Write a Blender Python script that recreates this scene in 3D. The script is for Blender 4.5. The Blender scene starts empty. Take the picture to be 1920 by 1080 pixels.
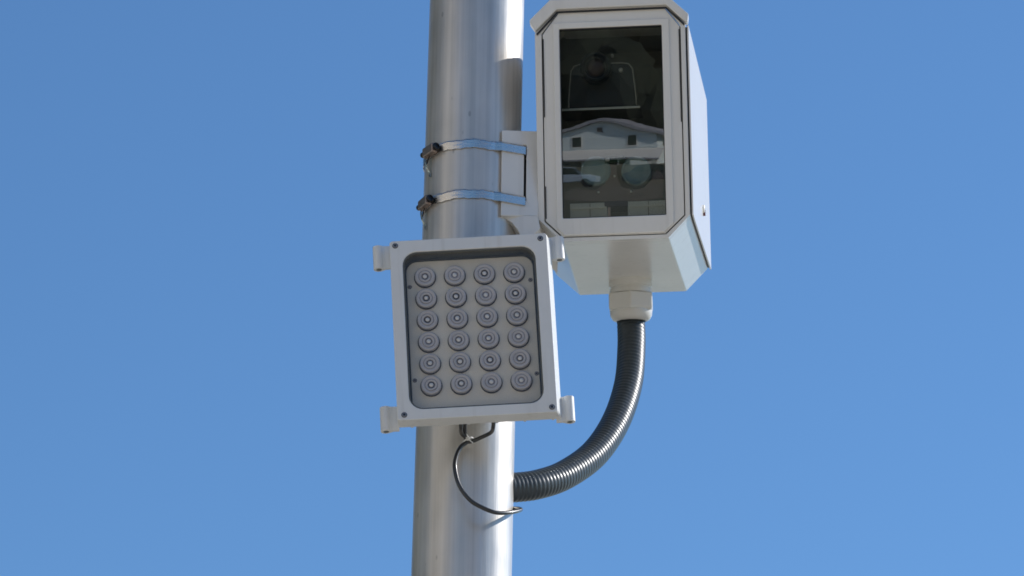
import bpy, bmesh, math, random
from mathutils import Vector, Matrix, Euler
random.seed(7)
R = math.radians
S = bpy.context.scene
COL = S.collection

# ------------------------------------------------------------------ camera, sky, sun, exposure
cam_d = bpy.data.cameras.new('camera'); cam = bpy.data.objects.new('camera', cam_d); COL.objects.link(cam)
cam_d.lens = 7500 / 1920 * 36; cam_d.sensor_width = 36; cam_d.clip_start = 0.1; cam_d.clip_end = 5000
el, ro = R(24), R(0.7)
f = Vector((0, math.cos(el), math.sin(el))); r = Vector((1, 0, 0)); u = r.cross(f)
r2 = math.cos(ro) * r + math.sin(ro) * u; u2 = -math.sin(ro) * r + math.cos(ro) * u
cam.matrix_world = Matrix(((r2.x, u2.x, -f.x, 0.084), (r2.y, u2.y, -f.y, -7.16), (r2.z, u2.z, -f.z, 1.6), (0, 0, 0, 1)))
S.camera = cam

SUN_AZ = math.atan2(0.927, 0.375)      # from +Y towards +X
SUN_EL = R(33)
w = bpy.data.worlds.new('World'); S.world = w; w.use_nodes = True
nt = w.node_tree; bg = nt.nodes['Background']
sky = nt.nodes.new('ShaderNodeTexSky'); sky.sky_type = 'NISHITA'; sky.sun_disc = False
sky.sun_elevation = SUN_EL; sky.sun_rotation = SUN_AZ
sky.air_density = 1.0; sky.dust_density = 0.0; sky.ozone_density = 7.0; sky.altitude = 200
wb = nt.nodes.new('ShaderNodeMix'); wb.data_type = 'RGBA'; wb.blend_type = 'MULTIPLY'; wb.inputs[0].default_value = 1
wb.inputs[7].default_value = (.90, 1.025, 1.03, 1)      # the camera's white balance, the same for the whole sky
nt.links.new(sky.outputs[0], wb.inputs[6]); nt.links.new(wb.outputs[2], bg.inputs[0]); bg.inputs[1].default_value = 0.14
sd = bpy.data.lights.new('sun', 'SUN'); sun = bpy.data.objects.new('sun', sd); COL.objects.link(sun)
sd.energy = 4.2; sd.angle = R(0.5); sd.color = (1.0, 0.97, 0.93)
sv = Vector((math.sin(SUN_AZ) * math.cos(SUN_EL), math.cos(SUN_AZ) * math.cos(SUN_EL), math.sin(SUN_EL)))
sun.rotation_euler = sv.to_track_quat('Z', 'Y').to_euler()
S.view_settings.view_transform = 'Standard'; S.view_settings.look = 'None'
S.view_settings.gamma = 1; S.view_settings.use_curve_mapping = False
S.view_settings.exposure = 0.0
S.render.engine = 'CYCLES'; S.cycles.max_bounces = 10; S.cycles.transparent_max_bounces = 16
S.cycles.caustics_reflective = False; S.cycles.filter_width = 1.7

# ------------------------------------------------------------------ materials
def nodes(m):
    m.use_nodes = True
    return m.node_tree, m.node_tree.nodes['Principled BSDF']

def mat(name, col, rough=0.5, metal=0.0, noise=0.0, scale=40, bump=0.0, bscale=300, spec=0.5, coat=0.0, stretch=(1, 1, 1), rvar=0.0, dirt=0.0):
    m = bpy.data.materials.new(name); t, b = nodes(m)
    b.inputs['Base Color'].default_value = (*col, 1); b.inputs['Roughness'].default_value = rough
    b.inputs['Metallic'].default_value = metal; b.inputs['Specular IOR Level'].default_value = spec
    b.inputs['Coat Weight'].default_value = coat; b.inputs['Coat Roughness'].default_value = 0.1
    tc = t.nodes.new('ShaderNodeTexCoord'); mp = t.nodes.new('ShaderNodeMapping'); mp.inputs['Scale'].default_value = stretch
    t.links.new(tc.outputs['Object'], mp.inputs[0])
    if noise or rvar:
        n = t.nodes.new('ShaderNodeTexNoise'); n.inputs['Scale'].default_value = scale; n.inputs['Detail'].default_value = 6
        t.links.new(mp.outputs[0], n.inputs['Vector'])
        if noise:
            mx = t.nodes.new('ShaderNodeMix'); mx.data_type = 'RGBA'
            mx.inputs[6].default_value = (*[c * (1 - noise) for c in col], 1); mx.inputs[7].default_value = (*[min(1, c * (1 + noise * .6)) for c in col], 1)
            t.links.new(n.outputs[0], mx.inputs[0]); t.links.new(mx.outputs[2], b.inputs['Base Color'])
            if dirt:
                n3 = t.nodes.new('ShaderNodeTexNoise'); n3.inputs['Scale'].default_value = 9; n3.inputs['Detail'].default_value = 10; n3.inputs['Roughness'].default_value = .7
                t.links.new(tc.outputs['Object'], n3.inputs['Vector'])
                rp = t.nodes.new('ShaderNodeMapRange'); rp.inputs[1].default_value = .52; rp.inputs[2].default_value = .78
                rp.inputs[3].default_value = 0; rp.inputs[4].default_value = dirt
                t.links.new(n3.outputs[0], rp.inputs[0])
                mps = t.nodes.new('ShaderNodeMapping'); mps.inputs['Scale'].default_value = (1, 1, .06); t.links.new(tc.outputs['Object'], mps.inputs[0])
                n4 = t.nodes.new('ShaderNodeTexNoise'); n4.inputs['Scale'].default_value = 55; n4.inputs['Detail'].default_value = 5; t.links.new(mps.outputs[0], n4.inputs['Vector'])
                ms = t.nodes.new('ShaderNodeMapRange'); ms.inputs[1].default_value = .56; ms.inputs[2].default_value = .75; ms.inputs[4].default_value = dirt * 1.3; t.links.new(n4.outputs[0], ms.inputs[0])
                mxm = t.nodes.new('ShaderNodeMath'); mxm.operation = 'MAXIMUM'; t.links.new(rp.outputs[0], mxm.inputs[0]); t.links.new(ms.outputs[0], mxm.inputs[1]); rp = mxm
                m2 = t.nodes.new('ShaderNodeMix'); m2.data_type = 'RGBA'; m2.inputs[7].default_value = (.34, .30, .24, 1)
                t.links.new(rp.outputs[0], m2.inputs[0]); t.links.new(mx.outputs[2], m2.inputs[6]); t.links.new(m2.outputs[2], b.inputs['Base Color'])
        if rvar:
            mr = t.nodes.new('ShaderNodeMapRange'); mr.inputs[3].default_value = rough - rvar; mr.inputs[4].default_value = rough + rvar
            t.links.new(n.outputs[0], mr.inputs[0]); t.links.new(mr.outputs[0], b.inputs['Roughness'])
    if bump:
        n2 = t.nodes.new('ShaderNodeTexNoise'); n2.inputs['Scale'].default_value = bscale; n2.inputs['Detail'].default_value = 3
        t.links.new(mp.outputs[0], n2.inputs['Vector'])
        bp = t.nodes.new('ShaderNodeBump'); bp.inputs['Strength'].default_value = bump; bp.inputs['Distance'].default_value = 0.001
        t.links.new(n2.outputs[0], bp.inputs['Height']); t.links.new(bp.outputs[0], b.inputs['Normal'])
    return m

WHITE = mat('powder coated white', (.82, .795, .745), .24, noise=.05, scale=6, bump=.10, bscale=420, dirt=.10)
WHITE2 = mat('white cast enamel', (.78, .78, .76), .38, noise=.06, scale=8, bump=.18, bscale=350, dirt=.14)
GLANDM = mat('cream polyamide', (.74, .72, .66), .30, noise=.05, scale=20)
BLACKR = mat('black rubber', (.015, .015, .017), .55)
LINER = mat('dark grey rubber liner', (.12, .125, .115), .5)
COND = mat('black ribbed nylon', (.050, .062, .068), .36, noise=.3, scale=60)
CABLE = mat('black cable sheath', (.022, .022, .022), .38, coat=.5)
PANEL = mat('pale grey board', (.84, .78, .66), .55, noise=.08, scale=12)
LENS = mat('smoky lens plastic', (.62, .59, .585), .28, noise=.08, scale=60)
LENSD = mat('dark lens groove', (.28, .26, .265), .5)
LENS_SHADE = mat('black lens shade ring', (.07, .068, .07), .6)
CHIP = mat('pale chip', (.88, .86, .84), .25)
SCREW = mat('dull screw steel', (.26, .26, .27), .4, metal=.8)
SCREWD = mat('dark screw recess', (.03, .03, .03), .6)
STEEL = mat('stainless band', (.70, .66, .61), .28, metal=1, noise=.15, scale=50, stretch=(1, 1, 4), rvar=.1, bump=.3, bscale=60)
BRONZE = mat('warm clamp steel', (.42, .33, .28), .38, metal=.85, noise=.3, scale=90)
TIE = mat('white nylon tie', (.8, .8, .78), .4)
INNER = mat('grey inner lining', (.24, .24, .20), .7, noise=.4, scale=10)
CAMB = mat('black camera shell', (.012, .012, .014), .35)
EDGE = mat('bare aluminium edge', (.85, .82, .74), .4, metal=.3)
PLATE = mat('brown lamp plate', (.22, .165, .16), .6, noise=.2, scale=40)
LAMPF = mat('teal lamp glass', (.34, .47, .48), .25, noise=.35, scale=30)
BLUEB = mat('dark blue block', (.01, .012, .05), .5)
LENSG = mat('brown lens glass', (.10, .06, .055), .1)
SILV2 = mat('grey case edge', (.62, .59, .53), .5)
SILV = mat('pale fin block', (.80, .80, .74), .45, noise=.12, scale=20)

def pole_material():
    m = bpy.data.materials.new('brushed aluminium'); t, b = nodes(m)
    L = t.links.new
    tc = t.nodes.new('ShaderNodeTexCoord')
    def noise(sc, scale, det=5):
        mp = t.nodes.new('ShaderNodeMapping'); mp.inputs['Scale'].default_value = sc
        n = t.nodes.new('ShaderNodeTexNoise'); n.inputs['Scale'].default_value = scale; n.inputs['Detail'].default_value = det
        L(tc.outputs['Object'], mp.inputs[0]); L(mp.outputs[0], n.inputs['Vector']); return n
    streak = noise((1, 1, .02), 90, 4); fine = noise((1, 1, .03), 500, 3); blot = noise((1, 1, .6), 14, 8); wide = noise((1, 1, .01), 17, 2)
    cr = t.nodes.new('ShaderNodeValToRGB'); cr.color_ramp.elements[0].color = (.42, .40, .365, 1); cr.color_ramp.elements[1].color = (.80, .75, .68, 1)
    cr.color_ramp.elements[0].position = .3; cr.color_ramp.elements[1].position = .72
    a = t.nodes.new('ShaderNodeMath'); a.operation = 'MULTIPLY_ADD'; L(streak.outputs[0], a.inputs[0]); a.inputs[1].default_value = .42
    a2 = t.nodes.new('ShaderNodeMath'); a2.operation = 'MULTIPLY_ADD'; L(wide.outputs[0], a2.inputs[0]); a2.inputs[1].default_value = .30
    a3 = t.nodes.new('ShaderNodeMath'); a3.operation = 'MULTIPLY'; L(blot.outputs[0], a3.inputs[0]); a3.inputs[1].default_value = .32
    L(a3.outputs[0], a2.inputs[2]); L(a2.outputs[0], a.inputs[2]); L(a.outputs[0], cr.inputs[0]); L(cr.outputs[0], b.inputs['Base Color'])
    vo = t.nodes.new('ShaderNodeTexVoronoi'); vo.inputs['Scale'].default_value = 26; mv = t.nodes.new('ShaderNodeMapping'); mv.inputs['Scale'].default_value = (1, 1, .45)
    L(tc.outputs['Object'], mv.inputs[0]); L(mv.outputs[0], vo.inputs['Vector'])
    sp = t.nodes.new('ShaderNodeMapRange'); sp.inputs[1].default_value = .05; sp.inputs[2].default_value = .09; sp.inputs[3].default_value = .62; sp.inputs[4].default_value = 1
    L(vo.outputs['Distance'], sp.inputs[0])
    mz = t.nodes.new('ShaderNodeMix'); mz.data_type = 'RGBA'; mz.blend_type = 'MULTIPLY'; mz.inputs[0].default_value = .8
    L(cr.outputs[0], mz.inputs[6]); L(sp.outputs[0], mz.inputs[7]); L(mz.outputs[2], b.inputs['Base Color'])
    b.inputs['Metallic'].default_value = .52; b.inputs['Coat Weight'].default_value = .12; b.inputs['Coat Roughness'].default_value = .16
    mr = t.nodes.new('ShaderNodeMapRange'); mr.inputs[3].default_value = .28; mr.inputs[4].default_value = .46
    L(blot.outputs[0], mr.inputs[0]); L(mr.outputs[0], b.inputs['Roughness'])
    bp = t.nodes.new('ShaderNodeBump'); bp.inputs['Strength'].default_value = .35; bp.inputs['Distance'].default_value = .0006
    ad = t.nodes.new('ShaderNodeMath'); ad.operation = 'ADD'; L(fine.outputs[0], ad.inputs[0]); L(streak.outputs[0], ad.inputs[1])
    L(ad.outputs[0], bp.inputs['Height']); L(bp.outputs[0], b.inputs['Normal'])
    return m
POLE = pole_material()

def glass(name, tint, ior=1.5, rough=0.0, dust=0.0, warp=0.0):
    m = bpy.data.materials.new(name); m.use_nodes = True; t = m.node_tree
    t.nodes.remove(t.nodes['Principled BSDF']); out = t.nodes['Material Output']
    g = t.nodes.new('ShaderNodeBsdfGlossy'); g.inputs['Roughness'].default_value = rough
    tr = t.nodes.new('ShaderNodeBsdfTransparent'); tr.inputs[0].default_value = (*tint, 1)
    fr = t.nodes.new('ShaderNodeFresnel')
    ge = t.nodes.new('ShaderNodeNewGeometry'); io = t.nodes.new('ShaderNodeMapRange'); t.links.new(ge.outputs['Backfacing'], io.inputs[0])
    io.inputs[3].default_value = ior; io.inputs[4].default_value = 1 / ior; t.links.new(io.outputs[0], fr.inputs[0])   # a thin pane: the same mirror share on both faces
    mx = t.nodes.new('ShaderNodeMixShader'); t.links.new(fr.outputs[0], mx.inputs[0]); t.links.new(tr.outputs[0], mx.inputs[1])
    t.links.new(g.outputs[0], mx.inputs[2]); t.links.new(mx.outputs[0], out.inputs[0])
    tc = t.nodes.new('ShaderNodeTexCoord')
    if warp:
        n = t.nodes.new('ShaderNodeTexNoise'); n.inputs['Scale'].default_value = 16; n.inputs['Detail'].default_value = 2; t.links.new(tc.outputs['Object'], n.inputs['Vector'])
        bp = t.nodes.new('ShaderNodeBump'); bp.inputs['Distance'].default_value = warp; t.links.new(n.outputs[0], bp.inputs['Height']); t.links.new(bp.outputs[0], g.inputs['Normal'])
    if dust:
        n = t.nodes.new('ShaderNodeTexNoise'); n.inputs['Scale'].default_value = 22; n.inputs['Detail'].default_value = 9; n.inputs['Roughness'].default_value = .7; t.links.new(tc.outputs['Object'], n.inputs['Vector'])
        mr = t.nodes.new('ShaderNodeMapRange'); mr.inputs[1].default_value = .35; mr.inputs[2].default_value = .75; mr.inputs[3].default_value = dust * .3; mr.inputs[4].default_value = dust * 2; t.links.new(n.outputs[0], mr.inputs[0])
        df = t.nodes.new('ShaderNodeBsdfDiffuse'); df.inputs[0].default_value = (.6, .57, .5, 1); m3 = t.nodes.new('ShaderNodeMixShader')
        t.links.new(mr.outputs[0], m3.inputs[0]); t.links.new(mx.outputs[0], m3.inputs[1]); t.links.new(df.outputs[0], m3.inputs[2]); t.links.new(m3.outputs[0], out.inputs[0])
    return m
GLASS = glass('tinted front glass', (.80, .82, .80), 2.25, dust=.008, warp=.000010)
GLASS2 = glass('clear cover glass', (.96, .96, .96), 1.33, dust=.015)

# ------------------------------------------------------------------ helpers
def link(name, me, m, parent=None, smooth=False, bevel=0.0, seg=2, auto=35):
    o = bpy.data.objects.new(name, me); COL.objects.link(o)
    for x in (m if isinstance(m, (list, tuple)) else [m]): me.materials.append(x)
    if parent: o.parent = parent
    if smooth:
        for p in me.polygons: p.use_smooth = True
    if bevel:
        b = o.modifiers.new('bevel', 'BEVEL'); b.width = bevel; b.segments = seg; b.limit_method = 'ANGLE'; b.angle_limit = R(auto)
        b.harden_normals = False
    return o

def mesh(name, V, F):
    me = bpy.data.meshes.new(name); me.from_pydata([tuple(v) for v in V], [], F); me.validate(); 
    bm = bmesh.new(); bm.from_mesh(me); bmesh.ops.recalc_face_normals(bm, faces=bm.faces[:]); bm.to_mesh(me); bm.free()
    return me

def box_geo(x0, x1, y0, y1, z0, z1):
    V = [(x, y, z) for x in (x0, x1) for y in (y0, y1) for z in (z0, z1)]
    return V, [(0, 1, 3, 2), (4, 6, 7, 5), (0, 4, 5, 1), (2, 3, 7, 6), (0, 2, 6, 4), (1, 5, 7, 3)]

def merge(*geos):
    V, F = [], []
    for v, fs in geos:
        o = len(V); V += list(v); F += [tuple(i + o for i in q) for q in fs]
    return V, F

def box(name, x0, x1, y0, y1, z0, z1, m, parent=None, bevel=0.0, **k):
    return link(name, mesh(name, *box_geo(x0, x1, y0, y1, z0, z1)), m, parent, bevel=bevel, **k)

def prism_geo(poly, y0, y1, poly2=None):
    """polygon in x,z extruded along y"""
    n = len(poly); p2 = poly2 or poly
    V = [(x, y0, z) for x, z in poly] + [(x, y1, z) for x, z in p2]
    F = [tuple(range(n)), tuple(range(2 * n - 1, n - 1, -1))] + [(i, (i + 1) % n, n + (i + 1) % n, n + i) for i in range(n)]
    return V, F

def ring_geo(outer, inner, y0, y1, outer2=None, inner2=None):
    n = len(outer); o2 = outer2 or outer; i2 = inner2 or inner
    V = [(x, y0, z) for x, z in outer] + [(x, y0, z) for x, z in inner] + [(x, y1, z) for x, z in o2] + [(x, y1, z) for x, z in i2]
    F = []
    for i in range(n):
        j = (i + 1) % n
        F += [(i, j, n + j, n + i), (2 * n + i, 3 * n + i, 3 * n + j, 2 * n + j), (i, 2 * n + i, 2 * n + j, j), (n + i, n + j, 3 * n + j, 3 * n + i)]
    return V, F

def rrect(hw, zb, zt, rad, seg=6, cx=0):
    P = []
    for (x, z, a0) in ((cx + hw - rad, zt - rad, 0), (cx - hw + rad, zt - rad, 90), (cx - hw + rad, zb + rad, 180), (cx + hw - rad, zb + rad, 270)):
        for k in range(seg + 1):
            a = R(a0 + 90 * k / seg); P.append((x + rad * math.cos(a), z + rad * math.sin(a)))
    return P

def lathe_geo(prof, seg=24, axis='y', c=(0, 0, 0)):
    """prof: (radius, height) list; height along axis"""
    V, F = [], []
    for (rr, h) in prof:
        for k in range(seg):
            a = 2 * math.pi * k / seg; x, z = rr * math.cos(a), rr * math.sin(a)
            p = {'y': (x, h, z), 'z': (x, z, h)}[axis]
            V.append((p[0] + c[0], p[1] + c[1], p[2] + c[2]))
    n = len(prof)
    for i in range(n - 1):
        for k in range(seg):
            j = (k + 1) % seg
            F.append((i * seg + k, i * seg + j, (i + 1) * seg + j, (i + 1) * seg + k))
    if prof[0][0] > 0: F.append(tuple(range(seg)))
    if prof[-1][0] > 0: F.append(tuple(range((n - 1) * seg, n * seg)))
    return V, F

def catmull(P, n=12):
    P = [Vector(p) for p in P]; Q = [2 * P[0] - P[1]] + P + [2 * P[-1] - P[-2]]; out = []
    for i in range(1, len(Q) - 2):
        for k in range(n):
            t = k / n; a, b, c, d = Q[i - 1:i + 3]
            out.append(.5 * ((2 * b) + (c - a) * t + (2 * a - 5 * b + 4 * c - d) * t * t + (3 * b - a - 3 * c + d) * t ** 3))
    out.append(P[-1]); return out

def resample(P, step):
    out = [P[0].copy()]; acc = 0
    for a, b in zip(P, P[1:]):
        d = (b - a).length; pos = 0
        while acc + (d - pos) >= step:
            pos += step - acc; acc = 0; out.append(a.lerp(b, pos / d))
        acc += d - pos
    return out

def sweep_geo(P, radf, seg=16):
    V, F = [], []; prev = None
    for i, p in enumerate(P):
        t = (P[min(i + 1, len(P) - 1)] - P[max(i - 1, 0)]).normalized()
        if prev is None:
            n1 = t.cross(Vector((0, 0, 1))); n1 = n1 if n1.length > .1 else t.cross(Vector((0, 1, 0)))
        else: n1 = prev - t * prev.dot(t)
        n1.normalize(); prev = n1; n2 = t.cross(n1); rr = radf(i)
        for k in range(seg):
            a = 2 * math.pi * k / seg; V.append(p + rr * (math.cos(a) * n1 + math.sin(a) * n2))
    for i in range(len(P) - 1):
        for k in range(seg):
            j = (k + 1) % seg; F.append((i * seg + k, i * seg + j, (i + 1) * seg + j, (i + 1) * seg + k))
    F.append(tuple(range(seg))); F.append(tuple(range((len(P) - 1) * seg, len(P) * seg)))
    return V, F

def tube(name, pts, rad, m, parent=None, seg=14, n=10):
    P = catmull(pts, n)
    return link(name, mesh(name, *sweep_geo(P, lambda i: rad, seg)), m, parent, smooth=True)

def empty(name, loc=(0, 0, 0), rot=None):
    o = bpy.data.objects.new(name, None); COL.objects.link(o); o.empty_display_size = .05
    M = Matrix.Translation(loc)
    if rot:
        a, b, c = rot
        M = M @ Matrix.Rotation(a, 4, 'Z') @ Matrix.Rotation(b, 4, 'X') @ Matrix.Rotation(c, 4, 'Y')
    o.matrix_world = M
    return o

def tag(o, label, cat, group=None, kind=None):
    o['label'] = label; o['category'] = cat
    if group: o['group'] = group
    if kind: o['kind'] = kind
    return o

# ------------------------------------------------------------------ setting: ground, road, hill behind the photographer
def ground_material():
    m = mat('dry packed ground', (.56, .49, .375), .9, noise=.2, scale=.3, bump=.4, bscale=8)
    return m
GRD = ground_material()
ASPH = mat('worn asphalt', (.055, .055, .056), .85, noise=.3, scale=2, bump=.4, bscale=60)
CONC = mat('pale concrete', (.46, .43, .37), .85, noise=.15, scale=3)

def terrain_z(x, y):
    def s(a):
        a = max(0, min(1, a)); return a * a * (3 - 2 * a)
    return 4.9 * s((-y - 150) / 125) + 1.6 * s((-y - 288) / 8) + 30 * s((-y - 312) / 300)
def sheet(name, xs, ys, m, lift=0, drop=None):
    V, F = [], []
    for y in ys:
        for x in xs: V.append((x, y, terrain_z(x, y) + lift))
    n = len(xs)
    for j in range(len(ys) - 1):
        for i in range(n - 1): F.append((j * n + i, j * n + i + 1, (j + 1) * n + i + 1, (j + 1) * n + i))
    o = link(name, mesh(name, V, F), m, smooth=True); o['kind'] = 'structure'
def ground():
    xs = [-2500, -1200, -600, -300, -200, -100, -50, 0, 50, 100, 200, 300, 600, 1200, 2500]
    ys = [-2500, -1400, -900, -700, -612] + [-600 + 12 * i for i in range(24)] + [-312 + 2 * i for i in range(86)] + [-120, -60, 0, 80, 200, 500, 1200, 2500]
    sheet('ground', xs, ys, GRD)
    sheet('grassy_slope', xs[1:-1], [-800, -700, -612] + [-600 + 12 * i for i in range(24)] + [-312 + 2 * i for i in range(81)], mat('dry grass', (.13, .12, .07), .95, noise=.5, scale=.5), .02)
    sheet('hill_road', xs[1:-1], [-287, -284, -280, -276, -275], ASPH, .04)
ground()
o = box('road', -400, 400, 1.35, 8.6, -.02, .004, ASPH); o['kind'] = 'structure'
o = box('pavement', -400, 400, -2.4, 1.2, -.05, .12, CONC, bevel=.01); o['kind'] = 'structure'

# ------------------------------------------------------------------ pole
def pole():
    P = [Vector((-.04486 - 0.00, 0, 0)), Vector((.0063 + .0092 * 1.58, 0, 7.0))]
    top = Vector((.00617 + (7.0 - 5.425) * .00926, 0, 7.0)); bot = Vector((-.00453 - 4.269 * .00926, 0, 0))
    seg = 96; V, F = [], []; N = 30
    for i in range(N + 1):
        c = bot.lerp(top, i / N)
        for k in range(seg):
            a = 2 * math.pi * k / seg; V.append((c.x + .0954 * math.cos(a), .0954 * math.sin(a), c.z))
    for i in range(N):
        for k in range(seg):
            j = (k + 1) % seg; F.append((i * seg + k, i * seg + j, (i + 1) * seg + j, (i + 1) * seg + k))
    F.append(tuple(range(seg))); F.append(tuple(range(N * seg, (N + 1) * seg)))
    e = empty('metal_pole', bot)
    V = [(x - bot.x, y, z - bot.z) for x, y, z in V]
    o = link('shaft', mesh('shaft', V, F), POLE, e)
    for p in o.data.polygons: p.use_smooth = len(p.vertices) == 4
    b = box('base_plate', -.18, .18, -.18, .18, .121, .146, POLE, e, bevel=.004)
    cap = link('cap', mesh('cap', *lathe_geo([(.0985, 7.0 - .03), (.0985, 7.012), (.07, 7.03), (0, 7.035)], 48, 'z', (top.x - bot.x, 0, 0))), BLACKR, e, smooth=True)
    tag(e, 'tall round brushed aluminium pole carrying the white camera box and lamp panel', 'pole')
pole()
def pole_x(z): return .00617 + (z - 5.425) * .00926

# ------------------------------------------------------------------ camera housing
HO = empty('camera_housing', (.2821, -.08, 5.0), (-.1061, .223, -.0057))
tag(HO, 'big white eight sided camera box with dark glass front mounted on pole', 'camera housing')
K = 1.064; D = .4778
front = [(-.1045, -.1322), (.1030, -.1322), (.1465, -.0875), (.1465, .298), (.109, .3375), (-.105, .3375), (-.1515, .291), (-.1515, -.0852)]
back = [(-.1045 * K, -.1452), (.1030 * K, -.1452), (.1465 * K, -.0985), (.1465 * K, .262), (.108 * K, .296), (-.104 * K, .296), (-.1515 * K, .256), (-.1515 * K, -.0985)]
door_o = [(-.1032, -.1222), (.0972, -.1228), (.1352, -.0867), (.1352, .2945), (.106, .3325), (-.1025, .3325), (-.1362, .288), (-.1372, -.0888)]
def inset(P, d):
    cx = sum(p[0] for p in P) / len(P); cz = sum(p[1] for p in P) / len(P); hx = max(abs(p[0] - cx) for p in P); hz = max(abs(p[1] - cz) for p in P)
    return [(cx + (x - cx) * (1 - d / hx), cz + (z - cz) * (1 - d / hz)) for x, z in P]
rim_in = inset(door_o, -.0022)
# shell: front rim, side walls, inner walls, back
n8 = 8
YR = .014; lf = [(a[0] + (b[0] - a[0]) * YR / D, a[1] + (b[1] - a[1]) * YR / D) for a, b in zip(front, back)]
link('front_rim', mesh('front_rim', *ring_geo(front, rim_in, 0, YR, lf, rim_in)), WHITE, HO, bevel=.0018)
body = [(x, z - (.014 if z > .3 else .008 if z > .2 else 0)) for x, z in lf]
V, F = ring_geo(body, inset(body, .004), YR + .0006, D, back, inset(back, .012))
V2, F2 = prism_geo(inset(back, .0121), D - .012, D - .001)
link('shell', mesh('shell', V, F), WHITE, HO, bevel=.0022)
link('back_plate', mesh('back_plate', V2, F2), WHITE, HO)
# dark lining just inside, visible through the glass
rin2 = inset(door_o, .004); bin2 = inset(back, .016)
link('lining', mesh('lining', *ring_geo(rim_in and inset(rim_in, .0006), inset(rim_in, .004), .012, .30, inset(back, .0135), inset(back, .018))), INNER, HO)
link('lining_back', mesh('lining_back', *prism_geo(inset(door_o, .008), .20, .206)), INNER, HO)
# door frame: octagon plate with glass opening
def rect8(x0, x1, z0, z1):
    c = .02
    return [(x0, z0), (x1, z0), (x1, z0 + c), (x1, z1 - c), (x1, z1), (x0, z1), (x0, z1 - c), (x0, z0 + c)]
gx0, gx1, gz0, gz1 = -.1030, .1002, -.0862, .2976
link('door_frame', mesh('door_frame', *ring_geo(door_o, rect8(gx0 - .001, gx1 + .001, gz0 - .001, gz1 + .001), .001, .018)), WHITE, HO, bevel=.0014)
link('glass_bezel', mesh('glass_bezel', *ring_geo([(-.0995, -.1213), (.0950, -.1213), (.1148, -.1030), (.1148, .29), (.1148, .3100), (-.1150, .3100), (-.1150, .29), (-.1150, -.1055)], rect8(gx0, gx1, gz0, gz1), -.0035, .012)), WHITE, HO, bevel=.0022, seg=3)
link('bezel_seal', mesh('bezel_seal', *ring_geo(rect8(gx0 - .0005, gx1 + .0005, gz0 - .0005, gz1 + .0005), rect8(gx0 + .0012, gx1 - .0012, gz0 + .0012, gz1 - .0012), -.001, .0118)), BLACKR, HO)
box('window_pane', gx0 + .0004, gx1 - .0004, .003, .007, gz0 + .0004, gz1 - .0004, GLASS, HO)
# recessed vertical grooves beside the bezel
for x0, x1, z0, z1 in ((-.1361, -.1343, .12, .279), (.1333, .1351, .10, .288), (-.1366, -.1350, -.085, -.02)):
    box('seam', x0, x1, -.0004, .004, z0, z1, BLACKR, HO)
# hood
ho_f = [(x, z + .003) for x, z in [(-.1606, .3085), (-.1606, .3150), (-.1196, .3545), (.1165, .3495), (.154, .3137), (.152, .2985), (.1475, .2975), (.1100, .3345), (-.1065, .3345), (-.1500, .2925)]]
ho_b = [(x, z - .0025) for x, z in ho_f]
link('hood', mesh('hood', *prism_geo(ho_f, -.0075, .014, ho_b)), WHITE, HO, bevel=.0018)
link('hood_gasket', mesh('hood_gasket', *prism_geo([(-.1485, .2895), (-.1065, .3338), (.1100, .3338), (.1465, .2975), (.1445, .2945), (.109, .3305), (-.1045, .3305), (-.1465, .2865)], -.0035, .0)), BLACKR, HO)
# right hand side door, a plate standing off the shell on a black gasket
def side_poly(m0, m1):
    # (y, z) corners of the side plate
    return [(.004 + m0, -.0865 + m0), (D * .12, -.0895 + m0 * .6), (D + .004 - m0, -.1005 + m0), (D + .004 - m0, .262 - m1), (.004 + m0, .296 - m1)]
def side_plate(name, x_in, x_out, m0, m1, m, bev):
    V = []; P = side_poly(m0, m1)
    fx = lambda y: .1465 * .064 * y / D
    for xo in (x_in, x_out):
        for (y, z) in P: V.append((.1465 + fx(y) + xo, y, z))
    n = len(P)
    F = [tuple(range(n)), tuple(range(2 * n - 1, n - 1, -1))] + [(i, (i + 1) % n, n + (i + 1) % n, n + i) for i in range(n)]
    return link(name, mesh(name, V, F), m, HO, bevel=bev)
side_plate('door_gasket', .0001, .0034, .0035, .003, BLACKR, 0)
sdoor = side_plate('side_door', .0034, .0066, 0, 0, WHITE, .0008)
lk = link('door_lock', mesh('door_lock', *lathe_geo([(.0085, 0), (.0085, .0030), (.006, .0040), (.006, .0022), (0, .0022)], 20, 'z')), EDGE, sdoor, smooth=False)
lk.matrix_local = Matrix.Translation((.1465 + .0055 + .0064, .280, -.016)) @ Matrix.Rotation(R(90), 4, 'Y')
sl = box('lock_slot', .1465 + .0055 + .0066, .1465 + .0055 + .0112, .2785, .2815, -.030, -.018, mat('red brown lock slot', (.16, .05, .05), .5), sdoor)
# interior behind the glass
def disc_geo(cx, cz, rad, y0, y1, seg=32):
    return lathe_geo([(rad, y0), (rad, y1)], seg, 'y', (cx, 0, cz))
sh = box('shelf', -.108, .050, .0602, .150, .1470, .1495, CAMB, HO)
box('shelf_lip', -.108, .050, .0580, .0600, .1455, .1500, EDGE, sh, bevel=.0005)
cb = link('inner_camera', mesh('inner_camera', *prism_geo([(-.0945, .1515), (.0435, .1515), (.0435, .168), (.0375, .228), (.030, .2385), (.015, .242), (-.07, .242), (-.082, .2385), (-.0875, .228), (-.0945, .168)], .066, .140)), CAMB, HO, bevel=.002)
P = [(-.0925, .153), (-.0925, .168), (-.0865, .228), (-.080, .238), (-.069, .2410), (.015, .2410), (.029, .2385), (.0365, .228), (.0425, .168), (.0425, .153)]
link('camera_case_edge', mesh('camera_case_edge', *sweep_geo([Vector((x, .0645, z)) for x, z in P], lambda i: .0013, 8)), SILV2, cb, smooth=True)
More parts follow.
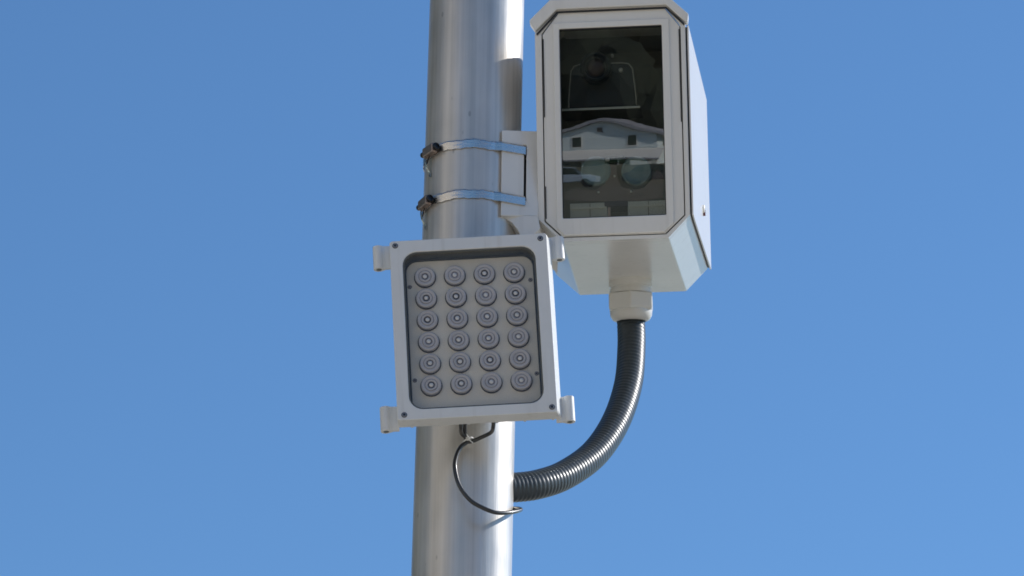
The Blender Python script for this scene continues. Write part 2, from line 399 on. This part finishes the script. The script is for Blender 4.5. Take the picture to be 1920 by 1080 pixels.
link('camera_lens', mesh('camera_lens', *lathe_geo([(.031, .066), (.031, .040), (.028, .036), (.0255, .036), (.022, .046), (.019, .047)], 36, 'y', (-.0355, 0, .2285))), CAMB, cb, smooth=False)
link('lens_glass', mesh('lens_glass', *lathe_geo([(.0188, .0468), (.013, .0425), (.006, .0405), (.0001, .040)], 32, 'y', (-.0355, 0, .2285))), LENSG, cb, smooth=True)
for cx, cz, rr in ((-.003, .2555, .0032), (.0133, .2253, .0045)):
    link('status_light', mesh('status_light', *lathe_geo([(rr, .066), (rr, .060), (rr * .6, .0575), (0.0001, .057)], 14, 'y', (cx, 0, cz))), mat('pale indicator', (.75, .73, .68), .3), cb, smooth=True)
# lamp plate with two round lamps
lp = [(-.105, -.018), (-.100, -.034), (-.06, -.038), (.0, -.041), (.05, -.042), (.092, -.036), (.096, .006), (.083, .022), (.072, .0), (.055, -.016), (.035, -.019), (.012, -.012), (.004, .006), (.003, .032),
      (-.010, .034), (-.013, .012), (-.020, -.004), (-.040, -.017), (-.06, -.015), (-.075, -.012), (-.09, -.014)]
lp = [(x, z - .0095) for x, z in lp]
pl = link('lamp_plate', mesh('lamp_plate', *prism_geo(lp, .0222, .0250)), PLATE, HO)
for cx, cz in ((-.038, .0126), (.0419, .0096)):
    l = link('lamp_disc', mesh('lamp_disc', *lathe_geo([(.0298, .050), (.0298, .022), (.0282, .019), (.0262, .019), (.0255, .0215), (.012, .0195), (.0001, .019)], 36, 'y', (cx, 0, cz))), LAMPF, HO, smooth=True)
for cx, cz in ((-.0014, .0004), (-.0336, -.0306), (.0305, -.0321)):
    link('plate_screw', mesh('plate_screw', *lathe_geo([(.0026, .0223), (.0022, .0195), (0.0001, .0193)], 10, 'y', (cx, 0, cz))), EDGE, pl, smooth=True)
box('block', -.022, .024, .018, .070, -.0615, -.0505, BLUEB, HO, bevel=.001)
for x0, x1 in ((-.0905, -.0165), (.0235, .0990)):
    fb = box('fin_block', x0, x1, .0200, .080, -.0858, -.0520, SILV, HO, bevel=.001)
    box('block_edge', x0 + .002, x1 - .002, .0170, .0202, -.0640, -.0605, EDGE, fb)
    box('block_joint', x0 + (x1 - x0) * .53, x0 + (x1 - x0) * .545, .0190, .0198, -.085, -.053, PLATE, fb)
box('post', -.0155, -.0105, .0185, .024, -.0858, -.0620, mat('pinkish post', (.75, .55, .50), .5), HO, bevel=.001)
box('green_terminal', -.020, .021, .0180, .030, .0265, .0420, mat('dark green terminal', (.01, .05, .015), .5), HO, bevel=.002)
box('terminal_tip', -.0185, -.010, .0150, .0178, .0300, .0360, EDGE, HO, bevel=.001)
# cable gland under the box
gl = Matrix.Translation((.0017 + .000, .366, -.1425)) @ Matrix.Rotation(R(180 + 1.2), 4, 'X')
def gpart(name, prof, seg, sm=False, bevel=0):
    o = link(name, mesh(name, *lathe_geo(prof, seg, 'z')), GLANDM, HO, smooth=sm, bevel=bevel, auto=25); o.matrix_local = gl @ Matrix.Rotation(R(27), 4, 'Z'); return o
gpart('gland_base', [(.0440, -.006), (.0440, .012), (.0425, .013), (.0405, .013), (.0405, .018), (.0430, .0185), (.0430, .026)], 48)
gpart('gland_nut', [(.0505, .0265), (.0512, .030), (.0512, .058), (.0480, .063)], 6, bevel=.004)
gpart('gland_dome', [(.0420, .058), (.0435, .063), (.0425, .072), (.0380, .080), (.0315, .0830), (.0290, .0830), (.0290, .070)], 48, True)

# bracket between pole and box
BR = empty('pole_bracket', (.0, .0, 5.0)); tag(BR, 'white slotted bracket clamping the camera box to the pole with two bands', 'bracket')
def bracket():
    # front plate with a slot; ring of 4
    z0, z1 = -.1012, .0850
    o = [(.0602, z0), (.1340, z0), (.1340, z1), (.0602, z1)]; i = [(.1046, -.0685), (.1092, -.0685), (.1092, .0535), (.1046, .0535)]
    def lean(g):
        out = []
        for x, y, z in g[0]:
            dy = .015 + (x - .0602) * .42; out.append((x, y + dy, z + dy * .44))
        return out, g[1]
    link('bracket_face', mesh('bracket_face', *lean(ring_geo(o, i, -.0985, -.079))), WHITE, BR, bevel=.002)
    # arm behind the plate, hugging the pole
    arc = [(.097 * math.cos(R(a)), .097 * math.sin(R(a))) for a in range(-42, 31, 6)]
    poly = [(.1320, -.0330), (.0640, -.0625)] + arc + [(.100, .052), (.175, .20), (.175, .16)]
    def xyprism(P, z0, z1):
        n = len(P); V = [(x, y, z0) for x, y in P] + [(x, y, z1) for x, y in P]
        return V, [tuple(range(n)), tuple(range(2 * n - 1, n - 1, -1))] + [(i, (i + 1) % n, n + (i + 1) % n, n + i) for i in range(n)]
    link('bracket_arm', mesh('bracket_arm', *xyprism(poly, z0 + .012, z1 + .010)), WHITE, BR)
    link('slot_back', mesh('slot_back', *lean(box_geo(.1030, .1110, -.0790, -.0784, -.072, .057))), BLACKR, BR)
    # lower gusset
    g = [(.0602, -.1014), (.1330, -.1014), (.1380, -.128), (.1180, -.150), (.1000, -.146), (.0940, -.132), (.0820, -.116), (.0680, -.107)]
    link('gusset', mesh('gusset', *prism_geo([(x, z + .015) for x, z in g], -.066, .03, [(x, z + .011) for x, z in g])), WHITE, BR, bevel=.0015)
bracket()

# ------------------------------------------------------------------ band clamps
def band(zc, ang_b, label, seed):
    e = empty('band_clamp', (pole_x(zc), 0, zc)); rnd = random.Random(seed)
    px = pole_x(zc)
    rb = .0972; hw = .0098
    path = []
    path.append((.1082 - px, -.0440)); path.append((.1068 - px, -.0668)); path.append((.084 - px, -.0768)); path.append((.0600 - px, -.0868))
    for a in range(-63, -361, -3):
        if a < -340: break
        path.append((rb * math.cos(R(a)), rb * math.sin(R(a))))
    V, F = [], []; th = .0011
    n = len(path)
    for k, (x, y) in enumerate(path):
        d = math.hypot(x, y); nx, ny = x / d, y / d
        wob = .0009 * math.sin(k * .55 + seed) + .0006 * math.sin(k * 1.7)
        for (o, z) in ((0, -hw), (th, -hw + .0004), (th * 1.3, 0), (th * 1.5, hw - .0034), (-.0004, hw)):
            V.append((x + nx * o, y + ny * o, z + wob))
    for k in range(n - 1):
        for j in range(4): F.append((k * 5 + j, k * 5 + j + 1, (k + 1) * 5 + j + 1, (k + 1) * 5 + j))
        F.append((k * 5 + 4, k * 5, (k + 1) * 5, (k + 1) * 5 + 4))
    link('band', mesh('band', V, F), STEEL, e)
    # buckle on the left flank
    a = R(ang_b); c = Vector((rb * math.cos(a), rb * math.sin(a), 0)); rad = Vector((math.cos(a), math.sin(a), 0)); tan = Vector((-math.sin(a), math.cos(a), 0))
    M = Matrix((( -tan.x, 0, rad.x, c.x), (-tan.y, 0, rad.y, c.y), (0, 1, 0, 0), (0, 0, 0, 1)))   # local x along band to the front-left, y up, z outwards
    M = Matrix(((tan.x, 0, rad.x, c.x), (tan.y, 0, rad.y, c.y), (0, 1, 0, -.001), (0, 0, 0, 1))) @ Matrix.Rotation(R(4), 4, 'Z')
    bk = box('buckle', -.0175, .0175, -.0105, .0105, .001, .015, BRONZE, e, bevel=.003); bk.matrix_local = M
    sc = link('buckle_screw', mesh('buckle_screw', *lathe_geo([(.0070, 0), (.0078, .001), (.0078, .0055), (.0064, .0068), (.0050, .0068), (.0045, .004)], 12, 'z')), CAMB, bk)
    sc.matrix_local = Matrix.Translation((.0185, 0, .0085)) @ Matrix.Rotation(R(90), 4, 'Y')
    sf = link('screw_face', mesh('screw_face', *lathe_geo([(.0036, .0050), (.0036, .0080), (.0001, .0085)], 10, 'z')), EDGE, bk); sf.matrix_local = sc.matrix_local
    en = link('screw_end', mesh('screw_end', *lathe_geo([(.0060, 0), (.0060, .005), (.0040, .008), (.0001, .008)], 12, 'z')), CAMB, bk, smooth=True)
    en.matrix_local = Matrix.Translation((-.0185, 0, .0085)) @ Matrix.Rotation(R(-90), 4, 'Y')
    # loose tail of the band hanging under the buckle
    def strip(name, P, w, m):
        V, F = [], []
        for p in P: V += [Vector(p) + tan * w, Vector(p) - tan * w, Vector(p) - tan * w + rad * .0008, Vector(p) + tan * w + rad * .0008]
        for i in range(len(P) - 1):
            for j in range(4): F.append((i * 4 + j, i * 4 + (j + 1) % 4, (i + 1) * 4 + (j + 1) % 4, (i + 1) * 4 + j))
        link(name, mesh(name, V, F), m, e, smooth=False)
    b0 = c - tan * .012
    strip('band_tail', catmull([b0 + rad * .004, b0 + rad * .009 + Vector((0, 0, -.014)), b0 + rad * .007 + Vector((0, 0, -.030)), b0 + rad * .002 + tan * .004 + Vector((0, 0, -.044)), b0 + rad * .0015 + tan * .006 + Vector((0, 0, -.054))], 6), .0022, STEEL)
    strip('band_tail', catmull([b0 + tan * .014 + rad * .002, b0 + tan * .008 + rad * .006 + Vector((0, 0, -.012)), b0 + tan * .001 + rad * .0065 + Vector((0, 0, -.026))], 6), .0020, CAMB)
    tag(e, label, 'band clamp', 'steel band clamps round the pole')
band(5.0545, -143, 'upper steel band clamp with bronze buckle, nearer the top of the pole', 1)
band(4.9455, -150, 'lower steel band clamp with bronze buckle, just above the lamp panel', 4)

# ------------------------------------------------------------------ infrared lamp panel
IL = empty('infrared_illuminator', (.0104, -.215, 4.6129), (-.0165, .0181, -.0649))
tag(IL, 'square white lamp panel holding twenty-four round lenses behind a glass window on pole', 'lamp panel')
ow = rrect(.1502, -.1836, .1836, .006, 6); iw = rrect(.1268, -.1630, .1590, .027, 6)
ow2 = [(x + (  .0084 if x > .1 else 0), z) for x, z in ow]      # the right flank of the casting flares outwards
link('face_frame', mesh('face_frame', *ring_geo(ow, iw, 0, .034, ow2, iw)), WHITE2, IL, bevel=.0016)
link('window_liner', mesh('window_liner', *ring_geo(rrect(.1267, -.1629, .1589, .0269, 6), rrect(.1240, -.1602, .1562, .0245, 6), .0030, .0335)), LINER, IL)
box('rear_body', -.1500, .1584, .0342, .0400, -.1830, .1830, WHITE2, IL, bevel=.001)
for k in range(17):
    x = -.142 + k * .01775
    box('cooling_fin', x - .0028, x + .0028, .0401, .0540, -.1772 - .0022 * (k % 3 == 1), .178, WHITE2, IL, bevel=.0012)
link('lens_board', mesh('lens_board', *prism_geo(rrect(.1212, -.1585, .1500, .022, 6), .0285, .0320)), PANEL, IL, bevel=.0008)
link('board_backing', mesh('board_backing', *prism_geo(rrect(.1266, -.1628, .1588, .0268, 6), .0322, .0338)), LINER, IL)
link('cover_glass', mesh('cover_glass', *prism_geo(rrect(.1239, -.1601, .1561, .0244, 6), .0085, .0105)), GLASS2, IL)
me_ring = mesh('led_lens', *lathe_geo([(.0205, .0284), (.0205, .0200), (.0195, .0188), (.0172, .0186), (.0150, .0194), (.0130, .0206), (.0122, .0208), (.0120, .0190), (.0110, .0184), (.0094, .0188), (.0076, .0200), (.0064, .0216)], 28))
me_ring.materials.append(LENS)
for p in me_ring.polygons: p.use_smooth = len(p.vertices) == 4
me_dark = mesh('lens_groove', *lathe_geo([(.0132, .0204), (.0132, .0202), (.0124, .0202), (.0124, .0204)], 28)); me_dark.materials.append(LENSD)
me_chip = mesh('led_chip', *lathe_geo([(.0066, .0222), (.0058, .0218), (.0046, .0206), (.0030, .0190), (.0016, .0183), (.0001, .0181)], 18)); me_chip.materials.append(CHIP)
for p in me_chip.polygons: p.use_smooth = True
me_base = mesh('lens_shade_ring', *lathe_geo([(.0224, .0286), (.0224, .0264), (.0204, .0262)], 28)); me_base.materials.append(LENS_SHADE)  # black ring stands in for the shadow arc round each lens
for rr_ in range(6):
    for cc in range(4):
        t_ = rr_ / 5
        x = -.0858 + .0568 * cc + .0018 * t_; z = .1155 - .0446 * rr_
        o = bpy.data.objects.new('led_lens', me_ring); COL.objects.link(o); o.parent = IL; o.location = (x, 0, z); o.rotation_euler = (0, random.uniform(0, 6), 0); o.scale = (.94, 1 + random.uniform(-.012, .012), .94)
        for me, nm in ((me_chip, 'led_chip'), (me_base, 'lens_shade_ring'), (me_dark, 'lens_groove')):
            q = bpy.data.objects.new(nm, me); COL.objects.link(q); q.parent = o
def screw(x, z, y, rr, parent, face=SCREW):
    s = link('screw', mesh('screw', *lathe_geo([(rr, y + .001), (rr, y - .0012), (rr * .8, y - .0022), (rr * .52, y - .0022), (rr * .42, y - .0004)], 16, 'y', (x, 0, z))), face, parent)
    link('screw_recess', mesh('screw_recess', *lathe_geo([(rr * .45, y - .0003), (rr * .45, y - .0008)], 6, 'y', (x, 0, z))), SCREWD, s)
    link('screw_hole', mesh('screw_hole', *lathe_geo([(rr * 1.22, y + .0002), (rr * 1.22, y - .0002)], 16, 'y', (x, 0, z))), SCREWD, s)
for x, z in ((-.1394, .1735), (.138, .1727), (-.1371, -.1731), (.1404, -.1733)): screw(x, z, 0, .0046, IL)
for x, z in ((-.1158, .0985), (.1150, .1000), (-.1146, -.0935), (.1160, -.0930)): screw(x, z, .0285, .0034, IL, LENSD)
def tab(sx, z0, z1):
    poly = [(.1480, .0350), (.1600, .0350), (.1635, .0335)] + [(.1732 + .0104 * math.cos(R(a)), .0390 + .0104 * math.sin(R(a))) for a in range(-150, 136, 15)] + [(.1600, .0420), (.1480, .0420)]
    n = len(poly); V = [(sx * x, y, z0) for x, y in poly] + [(sx * x, y, z1) for x, y in poly]
    F = [tuple(range(n)), tuple(range(2 * n - 1, n - 1, -1))] + [(i, (i + 1) % n, n + (i + 1) % n, n + i) for i in range(n)]
    t = link('mounting_tab', mesh('mounting_tab', V, F), WHITE2, IL, bevel=.0014, auto=50)
    V, F = lathe_geo([(.0052, z0 - .0004), (.0052, z0 + .0004)], 14, 'z', (sx * .1732, .0390, 0))
    link('bolt_hole', mesh('bolt_hole', V, F), LINER, t)
tab(-1, .1425, .1895); tab(1, .1425, .1890); tab(-1, -.1900, -.1415); tab(1, -.1905, -.1405)
# saddle holding the panel off the pole, below and above
for z in (.10, -.12):
    box('mounting_saddle', -.045, .045, .0545, .118, z - .018, z + .018, WHITE2, IL, bevel=.003)

# ------------------------------------------------------------------ ribbed conduit
def conduit():
    ax = [(.3262, .302, 4.9480), (.3270, .318, 4.905), (.3279, .335, 4.8686), (.3286, .325, 4.8051), (.3209, .29, 4.7081), (.2947, .235, 4.6042), (.2508, .17, 4.5092), (.1922, .10, 4.4361), (.1401, .05, 4.396), (.0938, .02, 4.3771), (.058, 0, 4.3690)]
    P = resample(catmull(ax, 16), .0092 / 6)
    prof = [0.0, -.0001, -.0003, -.0007, -.0007, -.0003]
    V, F = sweep_geo(P, lambda i:   .0290 + prof[i % 6], 28)
    e = link('ribbed_conduit', mesh('ribbed_conduit', V, F), COND, smooth=True)
    tag(e, 'thick black ribbed conduit curving from the camera box down into the pole', 'conduit')
conduit()

# ------------------------------------------------------------------ small black cables with a white tie
def cables():
    e = tube('looped_cable', [(-.0092, -.172, 4.440), (-.0092, -.160, 4.428), (-.0075, -.132, 4.4260), (.0036, -.116, 4.419), (-.0100, -.122, 4.4020), (-.0180, -.129, 4.378), (-.0193, -.135, 4.3523), (-.0097, -.14, 4.3161), (.0108, -.14, 4.2884),
          (.034, -.135, 4.2757), (.0591, -.125, 4.2702), (.0841, -.10, 4.280), (.1043, -.06, 4.3000), (.1035, -.02, 4.318), (.0900, .010, 4.330)], .0041, CABLE, seg=12)
    tag(e, 'thin black cable looping from under the lamp panel round the pole', 'cable')
    e = tube('short_cable', [(.052, -.172, 4.440), (.052, -.165, 4.4290), (.0485, -.140, 4.4270), (.0319, -.122, 4.4243), (.0067, -.115, 4.4165), (-.0010, -.120, 4.4240), (-.0020, -.140, 4.4330), (-.0015, -.172, 4.446)], .0039, CABLE, seg=12)
    tag(e, 'short black cable bending out below the lamp panel to meet the tie', 'cable')
    t = empty('cable_tie', (.0036, -.1165, 4.4190)); tag(t, 'small white cable tie holding the two black cables below the lamp panel', 'cable tie')
    tr = [Vector((.0090 * math.cos(a), .0075 * math.sin(a) , .0045 * math.cos(a))) for a in [k * math.pi / 8 for k in range(17)]]
    link('loop', mesh('loop', *sweep_geo(tr, lambda i: .0017, 6)), TIE, t, smooth=True)
    box('head', -.0035, .0035, -.0095, -.0045, -.003, .003, TIE, t, bevel=.0008)
    tube('tail', [(.002, -.008, .002), (-.004, -.0095, .010), (-.0055, -.0080, .016)], .0011, TIE, t, seg=6, n=5)
    tube('tail', [(.003, -.008, -.002), (.010, -.0090, -.009)], .0013, TIE, t, seg=6, n=4)
cables()

# ------------------------------------------------------------------ what the glass mirrors: house, wood and cars on the rise behind the photographer
HW = mat('grey white siding', (.80, .84, .82), .8, noise=.08, scale=1.5); RF = mat('grey roofing', (.40, .38, .40), .8, noise=.15, scale=3)
PB = mat('pale porch roof', (.86, .80, .72), .8); DKW = mat('dark window glass', (.02, .035, .035), .1); FOL = mat('dark foliage', (.016, .022, .012), .9, noise=.5, scale=.8)
BRK = mat('brown bark', (.10, .07, .05), .9); SHADOWY = mat('shaded porch brown', (.16, .12, .11), .8)  # the last brown has the shade under the porch put into it
def house():
    e = empty('gabled_house', (-54.1, -300, 6.5)); H = 6.5
    L = lambda n_, *a, **k: box(n_, *a, **k)
    g = [(-4.3, 0), (4.3, 0), (4.3, 2.35), (0, 3.45), (-4.3, 2.35)]
    link('wall', mesh('wall', *prism_geo(g, -9, 0)), HW, e)
    for s in (-1, 1):
        V = []
        for y in (-9.4, .45):
            V += [(0, y, 3.50), (s * 4.9, y, 2.25), (s * 4.9, y, 2.45), (0, y, 3.75)]
        link('roof', mesh('roof', V, [(0, 1, 2, 3), (7, 6, 5, 4), (0, 4, 5, 1), (1, 5, 6, 2), (2, 6, 7, 3), (3, 7, 4, 0)]), RF, e)
    for x in (-2.0, 2.4):
        wn = L('window', x - .42, x + .42, .01, .08, 1.42, 2.35, PB, e); L('pane', x - .34, x + .34, .082, .1, 1.5, 2.27, DKW, wn)
    V = [(-4.0, .02, 1.25), (4.8, .02, 1.25), (4.8, 2.4, .55), (-4.0, 2.4, .55), (-4.0, .02, 1.15), (4.8, .02, 1.15), (4.8, 2.4, .40), (-4.0, 2.4, .40)]
    link('porch_roof', mesh('porch_roof', V, [(0, 1, 2, 3), (7, 6, 5, 4), (0, 4, 5, 1), (1, 5, 6, 2), (2, 6, 7, 3), (3, 7, 4, 0)]), PB, e)
    for k in range(9): L('siding_board', -4.28, 4.28, .002, .03, .1 + .25 * k, .1 + .25 * k + .21, HW, e)
    L('attic_vent', -.35, .15, .01, .07, 2.6, 2.95, SHADOWY, e)
    L('shutter', -4.2, -3.3, 2.36, 2.42, -.35, .85, SHADOWY, e); L('signboard', 2.6, 4.2, 2.38, 2.46, -.1, .3, PB, e)
    L('lower_wall', -3.2, -.9, .04, .12, .05, .95, PB, e); L('gutter', -4.0, 4.8, 2.4, 2.5, .42, .52, RF, e)
    L('door', .3, 1.2, .01, .06, 0, 1.1, SHADOWY, e)
    for x in (-3.9, -1.2, 1.6, 4.6): L('porch_post', x - .06, x + .06, 2.2, 2.32, 0, .45, PB, e)
    tag(e, 'pale gabled house mirrored in the dark glass of the camera box', 'house')
house()
def annex():
    e = empty('side_annex', (-47.4, -303, 6.5))
    box('wall', -3.2, 3.2, -5, 0, 0, 2.1, HW, e); box('roof', -3.5, 3.5, -5.4, .5, 2.12, 2.4, PB, e); w_ = box('window', -2.4, -1.4, .01, .08, .8, 1.7, PB, e); box('pane', -2.3, -1.5, .081, .1, .9, 1.6, DKW, w_)
    tag(e, 'flat roofed annex beside the gabled house, mirrored in the dark glass', 'annex')
annex()
def car(x, y, z, col, label, rz=0):
    e = empty('parked_car', (x, y, z), (rz, 0, 0)); m = mat('car paint', col, .3, coat=.5)
    body = [(-2.2, .35), (2.2, .35), (2.25, .75), (1.5, .92), (-2.0, .95), (-2.25, .8)]
    link('body', mesh('body', *prism_geo(body, -.85, .85)), m, e, bevel=.06)
    cabin = [(-1.7, .93), (1.0, .93), (.45, 1.42), (-1.2, 1.45)]
    link('window', mesh('window', *prism_geo(cabin, -.74, .74)), DKW, e, bevel=.05)
    box('roof', -1.15, .42, -.68, .68, 1.42, 1.47, m, e, bevel=.02)
    for wx in (-1.4, 1.4):
        for wy in (-.80, .80):
            link('wheel', mesh('wheel', *lathe_geo([(.32, wy - .1), (.32, wy + .1)], 16, 'y', (wx, 0, .32))), BLACKR, e)
    tag(e, label, 'car', 'cars parked on the rise')
car(-53.6, -283, terrain_z(-57, -283) + .02, (.55, .6, .66), 'pale car parked before the house, mirrored in the dark glass')
car(-46.9, -281, terrain_z(-50, -283) + .02, (.05, .045, .045), 'dark car parked before the house, mirrored in the dark glass')
def wood():
    bm = bmesh.new(); rnd = random.Random(3)
    for k in range(420):
        x = rnd.uniform(-110, 10); y = rnd.uniform(-350, -316); h = rnd.uniform(17, 26); z0 = terrain_z(x, y) + h * rnd.uniform(.1, .85)
        bmesh.ops.create_icosphere(bm, subdivisions=2, radius=rnd.uniform(2.0, 3.6), matrix=Matrix.Translation((x, y, z0)))
    for v in bm.verts:
        v.co += Vector((rnd.uniform(-.6, .6), rnd.uniform(-.6, .6), rnd.uniform(-.6, .6)))
    me = bpy.data.meshes.new('wood'); bm.to_mesh(me); bm.free()
    o = link('wood', me, FOL); o['kind'] = 'stuff'; o['label'] = 'dark wooded hillside mirrored in the top of the glass'; o['category'] = 'woods'
wood()

# ------------------------------------------------------------------ unseen buildings and trees, added to warm the shade and mirror in the metal
STUC = mat('pale stucco', (.52, .47, .40), .9, noise=.12, scale=.6, bump=.3, bscale=20); STUC2 = mat('brown brick', (.33, .22, .16), .9, noise=.2, scale=1.2)
def block(name, x0, x1, y0, y1, h, m, label, faces):  # unseen buildings, put there to bounce warm light and band the pole
    e = empty(name, ((x0 + x1) / 2, (y0 + y1) / 2, 0)); cx, cy = (x0 + x1) / 2, (y0 + y1) / 2
    X0, X1, Y0, Y1 = x0 - cx, x1 - cx, y0 - cy, y1 - cy
    box('wall', X0, X1, Y0, Y1, -.1, h, m, e)
    box('roof', X0 - .3, X1 + .3, Y0 - .3, Y1 + .3, h + .002, h + .45, CONC, e, bevel=.03)
    n = int(h // 3.4)
    for fl in range(n):
        z = 1.2 + fl * 3.3
        if 'x' in faces:
            sx = X1 if faces['x'] > 0 else X0; d = faces['x']
            for k in range(int((y1 - y0) // 4)):
                y = Y0 + 2 + 4 * k
                w_ = box('window', min(sx, sx + d * .06), max(sx, sx + d * .06), y - .75, y + .75, z, z + 1.5, PB, e)
                box('pane', min(sx + d * .061, sx + d * .07), max(sx + d * .061, sx + d * .07), y - .65, y + .65, z + .1, z + 1.4, DKW, w_)
        if 'y' in faces:
            for k in range(int((x1 - x0) // 4)):
                x = X0 + 2 + 4 * k
                w_ = box('window', x - .75, x + .75, Y1, Y1 + .06, z, z + 1.5, PB, e)
                box('pane', x - .65, x + .65, Y1 + .061, Y1 + .07, z + .1, z + 1.4, DKW, w_)
    tag(e, label, 'building')
block('added_stucco_building', -34, -13, -52, -3, 13.5, STUC, 'tan stucco building added out of view for warm bounce and a band on the pole', {'x': 1})
block('added_brick_building', 6, 44, -48, -24, 12, STUC2, 'unseen brown brick building added behind the photographer for warm bounce and a dull band on the pole', {'y': 1})

LEAF = mat('street tree leaf', (.045, .07, .028), .7, noise=.4, scale=.9)
def added_street_tree(x, y, h, label, seed):  # trees out of view, put there to darken the edge of the pole
    rnd = random.Random(seed); e = empty('added_street_tree', (x, y, 0))
    tr = [Vector((rnd.uniform(-.15, .15) * k, rnd.uniform(-.15, .15) * k, h * .5 * k / 4)) for k in range(5)]
    link('trunk', mesh('trunk', *sweep_geo(tr, lambda i: .28 - .04 * i, 10)), BRK, e, smooth=True)
    V, F = [], []
    for k in range(5200):
        t = rnd.random(); a = rnd.uniform(0, 6.283); zz = h * (.28 + .72 * t); rad = h * .34 * math.sin(math.pi * min(1, .12 + t * .86)) ** .6 * rnd.uniform(.35, 1.05)
        c = Vector((rad * math.cos(a), rad * math.sin(a), zz)); n = Vector((rnd.gauss(0, 1), rnd.gauss(0, 1), rnd.gauss(0, 1))).normalized()
        p = n.orthogonal().normalized() * rnd.uniform(.18, .34); q = n.cross(p) * .8; b = len(V); V += [c - p, c + q, c + p, c - q]; F.append((b, b + 1, b + 2, b + 3))
    me = bpy.data.meshes.new('crown'); me.from_pydata(V, [], F); o = link('crown', me, LEAF, e)
    tag(e, label, 'tree', 'unseen street trees added beside the tan building')
added_street_tree(-15, 5, 20, 'dense street tree nearest the tan building, added out of view for a dark edge on the pole', 1)
added_street_tree(-16.5, 14, 21, 'tall street tree between two others, added out of view for a dark edge on the pole', 2)
added_street_tree(-18.5, 26, 22, 'far street tree beyond the tan building, added out of view for a dark edge on the pole', 5)
